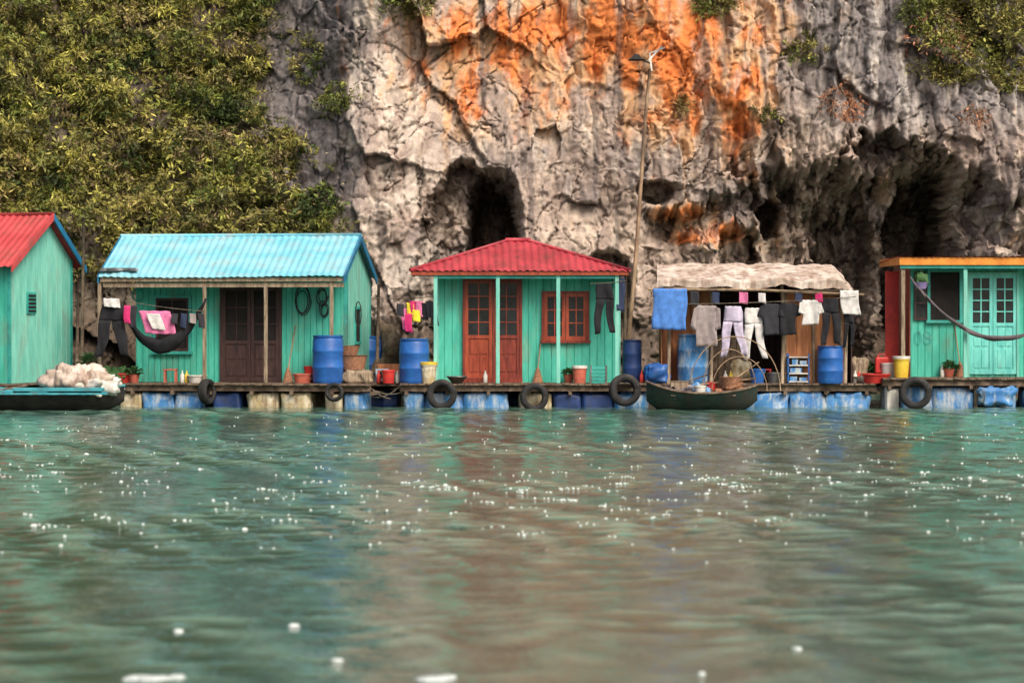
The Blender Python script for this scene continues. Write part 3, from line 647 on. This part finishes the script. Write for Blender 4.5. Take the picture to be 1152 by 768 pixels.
# ================= SHACK
g4=G('tarp_roof_shack',(X(745,0),0,0),radians(-1.5)); g=g4
W=g.L(958,0)
nu,nv=120,30; V=[];Fc=[]
for j in range(nv+1):
    for i in range(nu+1):
        u=i/nu; v=j/nv
        x=-.05+u*(W+.1)+.15*(u-.5)*(1-v); 
        if v<.2: y=-.12-.02*v; z=2.50+.16*v/.2
        else: y=-.12+ (v-.2)/.8*2.4; z=2.66+(v-.2)/.8*.38
        z-=.10*max(0,u-.75)*4*(.7 if v<.3 else .5); z+=.02*sin(u*23)*(1-v)
        if u>.93: z-=(u-.93)*3.0; x-=(u-.93)*.5
        V.append([x,y,z])
V=np.array(V); V[:,2]+=.05*fbm(V[:,0]*2.2,V[:,1]*3+V[:,2]*3,3,4)-.04*np.abs(pn(V[:,0]*4+V[:,1]*2,V[:,1]*2,9)); V[:,1]+=.06*pn(V[:,0]*5,V[:,2]*3,4)
for j in range(nv):
    for i in range(nu):
        a=j*(nu+1)+i; Fc.append((a,a+1,a+nu+2,a+nu+1))
mk('tarp_roof',V,Fc,tarp,g,True)
for p in (752,800,880,951): xx=g.L(p,.05); tube('post',[(xx,.05,ZD),(xx+.02,.05,1.6),(xx-.01,.06,2.6)],.035,wood_l,g)
tube('eave_pole',[(-.3,-.1,2.46),(W*.5,-.1,2.44),(W+.25,-.1,2.34)],.03,bamboo,g)
planks('rear_wall',(0,2.2),(W,2.2),ZD,2.9,darkwood,g); planks('side_wall',(W,.1),(W,2.2),ZD,2.4,darkwood,g); planks('side_wall',(0,2.2),(0,.1),ZD,2.6,plyw,g)
planks('front_panel',(g.L(800,.9),.9),(g.L(842,.9),.9),ZD,1.5,wood,g)
planks('front_panel',(0.02,.8),(g.L(798,.8),.8),ZD,2.5,plyw,g,w=.2)
planks('front_panel',(g.L(882,.3),.3),(g.L(950,.3),.3),ZD,2.45,plyw,g,w=.25,th=.01)
joined('panel_battens',[(g.L(p,.28),g.L(p,.28)+.05,.24,.28,ZD,2.4) for p in (882,914,945)],wood_l,g)
sh=G('plastic_shelf',(X(886,-.0),.0,ZD)); 
joined('shelves',[(0,.46,0,.25,k*.17+.02,k*.17+.045) for k in range(4)],whitep,sh); joined('legs',[(a,a+.03,b_,b_+.03,0,.62) for a in (0,.43) for b_ in (0,.22)],bluebar,sh)
joined('stored_boxes',[(.05,.2,.03,.2,.047,.14),(.25,.4,.03,.2,.047,.12),(.06,.3,.03,.2,.217,.32),(.1,.22,.03,.2,.387,.5),(.26,.4,.03,.2,.387,.47)],bluelight,sh)
d4=G('floating_dock',(0,.0,0),0); deck(d4,X(738),X(985),-.1,2.6,ZD)
for a,b_,m_ in ((742,790,bluedark),(835,888,bluelight),(888,930,bluelight),(930,980,bluelight)):
    lump('float_block',X(a),X(b_),-.05,.8,-.14,.30,m_,d4,.06,5,.35)
# ---------------- tyres
tyre(X(497,-.4),-.4,Z(443),.31,86,-6); tyre(X(601,-.4),-.4,Z(446),.29,88,10); tyre(X(703,-.45),-.45,Z(438),.33,84,12)
tyre(X(376,-.7),-.7,Z(440),.19,88,0); tyre(X(233,-.2),-.2,Z(440),.26,88,68); tyre(X(1030,-.5),-.5,Z(441),.33,86,-8)
for (p,zz) in ((497,447),(601,444),(703,436),(1030,440)): rope('mooring_rope',(X(p,-.3),-.33,ZD+.02),(X(p,-.4),-.4,Z(zz)+.26),0,.01)
# ---------------- barrels etc
barrel(X(369),.0,ZD,.32,1.0); barrel(X(466,.1),.1,ZD,.31,.93,bluebar); barrel(X(711,.6),.6,ZD,.2,.9,bluedark)
barrel(X(780,.2),.2,ZD,.33,1.02,bluelight); barrel(X(934,-.02),-.02,ZD,.27,.78); barrel(X(414,3.2),3.2,ZD,.3,.95)
bucket('paint_bucket',X(482,-.1),-.1,ZD,.17,.42,foam,yellowp); bucket('paint_bucket',X(1014,-.0),0,.62,.17,.42,yellowp,whitep)
bucket('plastic_bucket',X(652,.1),.1,ZD,.15,.34,pinkish,whitep); bucket('plastic_bucket',X(999,.3),.3,.62,.15,.3,whitep)
lathe('enamel_bowl',[(0,0),(.1,0),(.22,.14),(.24,.14),(.235,.15),(.21,.14),(.1,.015),(0,.015)],(X(514),0,ZD),metalm,None,24)
cg=G('plastic_crate',(X(664,.1),.1,ZD)); joined('slats',[(0,.34,-.12,.12,k*.075,k*.075+.05) for k in range(5)],teal_d,cg); joined('corners',[(a,a+.04,-.13,.13,0,.37) for a in (-.01,.31)],metalm,cg)
bucket('wash_basin',X(340),.1,ZD,.2,.2,pinkish); bucket('plastic_bucket',X(349,.4),.4,ZD,.13,.35,redp)
lathe('wicker_basket',[(0,0),(.24,0),(.3,.3),(.32,.3),(.28,.28),(.22,.03),(0,.03)],(X(397,.2),.2,ZD+.28),wicker,None,26)
lump('storage_sack',X(386,.1),X(418,.1),-.1,.35,ZD,ZD+.3,wood_l,None,.05,4,.5)
lathe('wicker_basket',[(0,0),(.18,0),(.24,.2),(.25,.2),(.22,.18),(.16,.03),(0,.03)],(X(392,.3),.3,ZD+.58),wicker,None,26)
bucket('wash_basin',X(137,.6),.6,ZD,.25,.2,redp)
bucket('wash_basin',X(985,.1),.1,ZD,.3,.2,redp); lathe('enamel_bowl',[(0,0),(.1,0),(.22,.14),(.24,.14),(.1,.015),(0,.015)],(X(972,.2),.2,ZD),whitep,None,24)
fc=G('jerry_can',(X(985,.3),.3,ZD+.2)); box('body',0,.28,0,.16,0,.34,redp,fc,.03); tube('handle',[(.06,.08,.33),(.08,.08,.4),(.2,.08,.4),(.22,.08,.33)],.015,redp,fc)
lump('blue_tarp_bundle',X(725,.1),X(752,.1),-.1,.35,ZD,ZD+.4,bluebar,None,.08,6,.6)
lump('blue_tarp_bundle',X(1100,-.3),X(1138,-.3),-.5,-.2,.05,.42,bluelight,None,.07,7,.6)
def bottle(px,y,z,m_,h=.26):
    lathe('plastic_bottle',[(0,0),(.04,0),(.045,.02),(.045,h*.62),(.016,h*.82),(.016,h),(0,h)],(X(px,y),y,z),m_,None,12)
def broom(px,y,z,h=1.2,lean=.15):
    g_=G('broom',(X(px,y),y,z)); tube('handle',[(0,0,.25),(lean,.1,h)],.013,bamboo,g_); lathe('bristles',[(0,0),(.12,0),(.05,.25),(.02,.32),(0,.32)],(0,0,0),wicker,g_,12)
def stool(px,y,z,m_):
    g_=G('plastic_stool',(X(px,y),y,z)); box('seat',-.14,.14,-.14,.14,.26,.29,m_,g_,.01); joined('legs',[(a,a+.035,b_,b_+.035,0,.26) for a in (-.13,.095) for b_ in (-.13,.095)],m_,g_)
def plant(px,y,z,sz=.35):
    g_=G('potted_plant',(X(px,y),y,z)); lathe('pot',[(0,0),(.08,0),(.12,.18),(.13,.18),(.1,.16),(0,.15)],(0,0,0),pinkish,g_,18)
    V=[];Fc=[]
    for i in range(70):
        a=random.uniform(0,6.28); e=random.uniform(.2,1.4); l=sz*random.uniform(.5,1); d=np.array((cos(a)*cos(e),sin(a)*cos(e),sin(e))); s_=np.array((-sin(a),cos(a),0))*.03
        p0=np.array((0,0,.16))+d*l*.3; b=len(V); V+=[p0,p0+d*l*.4+s_,p0+d*l*.7-np.array((0,0,.05)),p0+d*l*.4-s_]; Fc.append((b,b+1,b+2,b+3))
    mk('leaves',V,Fc,plantg,g_)
for a in ((148,.5,ZD,whitep),(442,.3,ZD,teal_d),(447,.2,ZD,whitep),(546,.35,ZD+.0,whitep),(722,.2,ZD,redp),(816,.3,ZD,whitep),(822,.35,ZD,yellowp),(962,.2,ZD,whitep),(966,.3,ZD,redp),(1060,.3,.62,whitep),(205,.4,ZD,whitep),(210,.45,ZD,yellowp),(426,.2,ZD,redp)): bottle(*a)
broom(324,.5,ZD); broom(1080,.4,.62,1.1,-.1); broom(605,.5,ZD,1.0,.08); stool(430,.4,ZD,bluelight); stool(860,.5,ZD,redp); stool(192,.5,ZD,pinkish); plant(151,.45,ZD,.3); plant(640,.4,ZD,.25); plant(1068,.3,.62,.3); plant(974,.9,ZD,.4); plant(101,.7,ZD+.2,.4)
bucket('plastic_bucket',X(104,.6),.6,ZD,.15,.3,bluelight); bucket('plastic_bucket',X(852,.1),.1,ZD,.16,.3,bluebar); bucket('cooking_pot',X(872,.3),.3,ZD,.18,.22,metalm)
bucket('wash_basin',X(222,.4),.4,ZD,.2,.16,whitep); bucket('plastic_bucket',X(437,.0),.0,ZD,.14,.28,redp)
lump('storage_sack',X(820,.5),X(846,.5),.4,.8,ZD,ZD+.45,foam,None,.06,5,.6); lump('storage_sack',X(957,.6),X(975,.6),.5,.9,ZD,ZD+.5,wood_l,None,.06,5,.6)
lump('fishing_net',X(108,.3),X(140,.3),.3,.8,ZD,ZD+.3,plantg,None,.10,9,.8)
cb=G('cardboard_box',(X(425,.9),.9,ZD)); box('body',0,.45,0,.35,0,.38,plyw,cb,.006); joined('flaps',[(-.06,.0,.02,.33,.36,.37),(.45,.52,.02,.33,.36,.37)],plyw,cb)
hp=G('hanging_planter',(X(1036,-.1),-.1,0)); lathe('pot',[(0,0),(.1,0),(.16,.14),(.17,.14),(.1,.02),(0,.02)],(0,0,Z(325)),M('lilac_plastic',c8(170,150,205)),hp); tube('cord',[(0,0,Z(318)),(0,0,Z(300))],.008,ropem,hp)
lump('foliage',-.12,.12,-.1,.1,Z(319),Z(308),plantg,hp,.06,9)
# ---------------- pole
pl=G('lamp_pole',(0,3.6,0))
pa=(X(700,3.6),0,.3);pb=(X(733,3.6),0,Z(78,3.6))
tube('pole',[tuple(np.array(pa)*(1-t)+np.array(pb)*t+np.array((.04*sin(t*5),0,0))) for t in np.linspace(0,1,12)],np.linspace(.055,.035,12),bamboo,pl)
tube('arm',[(X(730,3.6),0,Z(68,3.6)),(X(745,3.6),0,Z(52,3.6))],.02,whitep,pl); tube('arm',[(X(733,3.6),0,Z(80,3.6)),(X(731,3.6),0,Z(60,3.6)),(X(748,3.6),0,Z(54,3.6))],.022,whitep,pl)
lathe('lamp_shade',[(0,.12),(.05,.11),(.13,.02),(.2,-.01),(.19,-.02),(.1,0),(0,.05)],(X(716,3.6),0,Z(67,3.6)),rubber,pl); tube('lamp_arm',[(X(716,3.6),0,Z(65,3.6)),(X(733,3.6),0,Z(72,3.6))],.018,rubber,pl)
for (p,a,b_,yy) in ((92,245,432,1.5),(86,330,432,1.2),(702,310,432,.9),(424,320,430,1.6)): tube('wooden_stake',[(X(p,yy),yy,Z(b_,yy)),(X(p+2,yy),yy,Z(a,yy))],[.04,.03],wood,None)
# ---------------- laundry
lav=cl('lavender_cloth',200,190,212); wht_=cl('white_cloth',222,218,214); grey_=cl('grey_pattern_cloth',160,148,146); bl_=cl('blue_towel_cloth',84,138,216); jean=cl('denim_cloth',52,62,90)
pk=cl('pink_cloth',236,130,176); yl=cl('yellow_cloth',236,214,60); rd=cl('magenta_cloth',214,50,116); chr_=cl('charcoal_cloth',52,52,58)
yl_=-.22
rope('clothesline',(X(742,yl_),yl_,Z(322)),(X(968,yl_),yl_,Z(326)),.05)
rope('clothesline',(X(742,yl_),yl_-.1,Z(342)),(X(962,yl_),yl_-.1,Z(334)),.04)
towel('hanging_towel',X(735,yl_),X(773,yl_),Z(324),Z(371),bl_,yl_-.12,1,-.03)
shirt(X(794,yl_),Z(343),.44,.86,grey_,yl_-.12,.42,2)
trousers(X(824,yl_),Z(344),.38,1.06,lav,yl_-.14,.12,3,.02); trousers(X(847,yl_),Z(346),.36,1.08,wht_,yl_-.1,.1,5,.04)
shirt(X(867,yl_),Z(341),.34,.66,chr_,yl_-.13,.2,6); shirt(X(886,yl_),Z(340),.34,.68,black,yl_-.11,.2,8)
shirt(X(911,yl_),Z(337),.34,.52,wht_,yl_-.13,.2,9); trousers(X(934,yl_),Z(335),.34,.98,black,yl_-.12,.05,11)
towel('hanging_towel',X(944,yl_),X(965,yl_),Z(326),Z(354),wht_,yl_-.05,4,.06); trousers(X(955,yl_),Z(350),.2,.75,black,yl_,.02,12)
for i,(p,w__,a,b_,m_) in enumerate(((781,5,325,340,chr_),(806,4,326,338,jean),(836,5,326,338,pk),(858,4,327,337,wht_),(898,4,327,336,jean),(922,4,326,336,rd))): towel('hanging_cloth',X(p-w__,yl_),X(p+w__,yl_),Z(a+2),Z(b_+4),m_,yl_+.03,i*3)
trousers(X(680,.0),Z(319),.36,1.05,black,.02,.06,13); towel('hanging_towel',X(694,.05),X(703,.05),Z(312),Z(350),jean,.05,4)
rope('clothesline',(X(664,0),0.02,Z(319)),(X(705,0),0.02,Z(316)),.01)
rope('clothesline',(X(424,.9),.9,Z(335)),(X(492,-.0),0,Z(333)),.03)
for i,(p,m_,a,b_) in enumerate(((456,pk,346,372),(461,yl,340,362),(466,rd,338,352),(472,pk,338,356),(478,black,340,360),(484,chr_,338,358),(489,chr_,340,366),(460,rd,352,374),(468,yl,348,362),(451,chr_,341,356))):
    towel('hanging_cloth',X(p-4,.3),X(p+4,.3),Z(a),Z(b_),m_,.3-.02*i,i*2,.01)
rope('clothesline',(X(118,0),.1,Z(333)),(X(232,0),-.2,Z(350)),.05)
towel('pink_towel',X(157,-.1),X(192,-.1),Z(349),Z(376),pk,-.12,5,.12); towel('hanging_towel',X(166,-.1),X(181,-.1),Z(352),Z(371),wht_,-.2,6,.1)
trousers(X(127,.1),Z(342),.5,1.1,black,-.05,.14,14); towel('hanging_towel',X(118,.1),X(136,.1),Z(335),Z(346),wht_,-.1,2)
for i,p in enumerate((143,150,196,206,216,226)): towel('hanging_cloth',X(p-3,-.15),X(p+4,-.15),Z(343 if p<160 else 352),Z(364+(i%2)*5),(rd,chr_,chr_,jean,grey_,chr_)[i],-.18,i)
def coil(px,py,ly,rx,rz,mt,ga=g2,nl=3):
    lx=ga.L(px,ly); zz=Z(py,.7); pts=[]
    for a in np.linspace(0,2*pi*nl,24*nl):
        k=1+.10*sin(a*.37+px); q=.03*sin(a*.21+px*2)
        pts.append((lx+rx*k*cos(a)+q,ly-.01*sin(a*.5),zz+rz*k*sin(a)*(1+.12*sin(a*.5))+.03*cos(a*.3)))
    tube('coiled_hose',pts,.011,mt,ga,6)
for (p,q,a,b_) in ((341,338,.14,.27),(363,334,.10,.17),(364,348,.08,.14)): coil(p,q,.86,a,b_,rubber)
coil(154,331,.86,.13,.12,teal_d,nl=2)
tube('coiled_hose',[(X(403,.4)+.06*cos(a),.42,Z(345)-.15+.26*sin(a)) for a in np.linspace(0,6.28,18)],.012,rubber)
# hammocks
def hammock(a,b,low,mat,wd=.35):
    a=np.array(a);b=np.array(b);V=[];n=26;mm=7
    for i in range(n+1):
        t=i/n; c=a+(b-a)*t-np.array((0,0,low*4*t*(1-t))); w=wd*(sin(pi*t)**.8)+.015
        for j in range(mm+1):
            s=j/mm; V.append((c[0]+.02*sin(j*3+t*9),c[1]-w*.35+w*.7*s+.02*sin(t*20+j),c[2]+w*(.55-.9*sin(pi*s)**.8)*.8+.015*sin(j*2.5+t*25)))
    Fc=[(i*(mm+1)+j,(i+1)*(mm+1)+j,(i+1)*(mm+1)+j+1,i*(mm+1)+j+1) for i in range(n) for j in range(mm)]
    o=mk('hammock',V,Fc,mat,None,True); s=o.modifiers.new('s','SOLIDIFY'); s.thickness=.01
hammock((X(143),.05,Z(360)),(X(232),-.05,Z(336)),.78,black,.42)
netm=cl('net_cloth',110,100,104)
hammock((X(1024,-.2),-.2,Z(312)),(X(1200,-.3),-.3,Z(345)),.95,netm,.11)
# ---------------- boats
def boat(name,px0,px1,zg,beam,y,mh,mi,mg,rise=(.12,.12)):
    g=G(name,((X(px0,y)+X(px1,y))/2,y,0)); Lh=(X(px1,y)-X(px0,y))/2; n=28; V=[];K=9
    def sec(t,inset=0):
        w=(beam/2-inset)*(1-abs(t)**2.6)**.7+.03; zt=zg+(rise[1] if t>0 else rise[0])*abs(t)**2.2*1.6; kz=-.12+.30*abs(t)**4+inset
        return [(t*Lh*(1-inset*.03),w*sin(a)*(1 if abs(sin(a))>.9 else .97),kz+(zt-kz)*(abs(sin(a))**2.2)) for a in np.linspace(-pi/2,pi/2,K)]
    for ins,nm,mt in ((0,'hull',mh),(.04,'inner_hull',mi)):
        V=[];Fc=[]
        for i in range(n+1): V+=sec(-1+2*i/n,ins)
        for i in range(n):
            for k in range(K-1): a=i*K+k; Fc.append((a,a+1,a+K+1,a+K))
        mk(nm,V,Fc,mt,g,True)
    for s_ in (0,-1):
        tube('gunwale',[tuple(np.array(sec(-1+2*i/n)[s_])+np.array((0,0,.01))) for i in range(n+1)],.025,mg,g,6)
    joined('thwarts',[(Lh*t-.09,Lh*t+.09,-beam/2*.85,beam/2*.85,zg-.05,zg-.02) for t in (-.5,0,.5)],mg,g)
    return g,Lh
bt,Lh=boat('wooden_rowboat',-40,140,.36,1.3,-1.6,hulld,hullb,hullb,(.1,.08))
joined('side_rail',[(-Lh*.9,Lh*.85,-.7,-.66,.33,.4)],hullb,bt)
lump('tarp_covered_cargo',X(52,-1.6),X(122,-1.6),-2.1,-1.2,.28,.90,tarp,None,.12,4.5,.85,80,40)
lump('tarp_covered_cargo',X(72,-1.6),X(134,-1.6),-2.15,-1.25,.3,.68,whitep,None,.09,5,.8,80,40)
box('boat_canopy_panel',X(18,-1.9),X(118,-1.9),-2.3,-2.26,.36,.47,hullb,None,.01)
bt2,Lh=boat('wooden_rowboat',727,852,.33,1.1,-1.1,hullg,hulld,wood,(.14,.1))
lump('fishing_net',X(806,-1.1),X(838,-1.1),-1.3,-.9,.25,.50,wicker,None,.1,9,.8)
lump('fishing_net',X(746,-1.1),X(778,-1.1),-1.5,-.9,.22,.46,netm,None,.10,9,.8)
lump('blue_tarp_bundle',X(772,-1.1),X(796,-1.1),-1.3,-.9,.25,.50,bluelight,None,.08,8,.7)
bucket('plastic_bucket',X(787,-1.2),-1.4,.25,.12,.24,whitep); bucket('plastic_bucket',X(800,-1.0),-1.0,.25,.11,.3,redp)
bx_=G('bait_box',(X(764,-1.2),-1.2,.36)); box('body',-.18,.18,-.12,.12,0,.2,wood_l,bx_,.01); box('lid',-.19,.19,-.13,.13,.2,.22,wood,bx_,.004)
lathe('wicker_basket',[(0,0),(.16,0),(.22,.24),(.23,.24),(.2,.22),(.14,.03),(0,.03)],(X(822,-1.2),-1.2,.42),wicker,None,22)
for i,(a,b_,t0) in enumerate(((775,878,378),(790,850,392),(800,862,400))):
    tube('bamboo_hoop',[(X(a,-1)+(X(b_,-1)-X(a,-1))*(1-cos(t))/2,-1.0-.1*i,Z(438)+(Z(t0)-Z(438))*sin(t)) for t in np.linspace(0,pi,20)],.010,bamboo)
tube('oar',[(X(735,-1),-1.2,.4),(X(850,-1),-1.0,.62)],[.02,.02],bamboo); tube('oar',[(X(812,-1),-1.3,.45),(X(855,-1),-.7,.95)],.015,bamboo); tube('oar',[(X(740,-1),-1.3,.38),(X(800,-1),-.9,.72)],.014,wood)
tube('oar',[(X(0,-2),-2.1,.42),(X(30,-2),-1.9,.5)],.02,wood)
for (a,q,b_,r_) in ((410,432,455,440),(415,445,452,432),(730,440,745,452),(405,420,440,448)): rope('mooring_rope',(X(a),-.1,Z(q)),(X(b_),-.2,Z(r_)),.12,.012)
bg=G('gangplank',(0,.2,0)); joined('boards',[(X(410),X(455),k*.25,k*.25+.22,.44,.475) for k in range(4)],wood,bg)
lump('fishing_net',X(420,.5),X(448,.5),.4,.9,.45,.72,netm,None,.08,7,.8)
lump('shore_rock',X(418,3),X(452,3),2.6,4.2,-.2,1.6,wood,None,.3,1.3,.7)
# ---------------- WORLD, SUN, CAMERA
el=radians(46); az=radians(30)
w=bpy.data.worlds.new('World'); S.world=w; w.use_nodes=True
nt=w.node_tree; sk=nt.nodes.new('ShaderNodeTexSky'); sk.sky_type='NISHITA'; sk.sun_disc=False; sk.sun_elevation=el; sk.sun_rotation=pi-az; sk.dust_density=7; sk.air_density=.8; sk.ozone_density=.3
bgn=nt.nodes['Background']; bgn.inputs['Strength'].default_value=.15; nt.links.new(sk.outputs[0],bgn.inputs['Color'])
sd=bpy.data.lights.new('sun','SUN'); sd.energy=2.4; sd.angle=radians(28); sd.color=(1,.94,.86)
so=bpy.data.objects.new('sun',sd); S.collection.objects.link(so); so.location=(10,-20,20)
from mathutils import Vector
dv=Vector((cos(el)*sin(az),-cos(el)*cos(az),sin(el))); so.rotation_euler=dv.to_track_quat('Z','Y').to_euler()
cd=bpy.data.cameras.new('camera'); co=bpy.data.objects.new('camera',cd); S.collection.objects.link(co); S.camera=co
co.location=(0,-CAMD,CH); co.rotation_euler=(pi/2,0,0); cd.lens=100; cd.sensor_width=36; cd.shift_y=-34/1152; cd.clip_end=2000; cd.clip_start=.5
cd.dof.use_dof=True; cd.dof.focus_distance=CAMD+.5; cd.dof.aperture_fstop=2.2
S.view_settings.view_transform='Standard'; S.view_settings.look='None'; S.view_settings.exposure=0
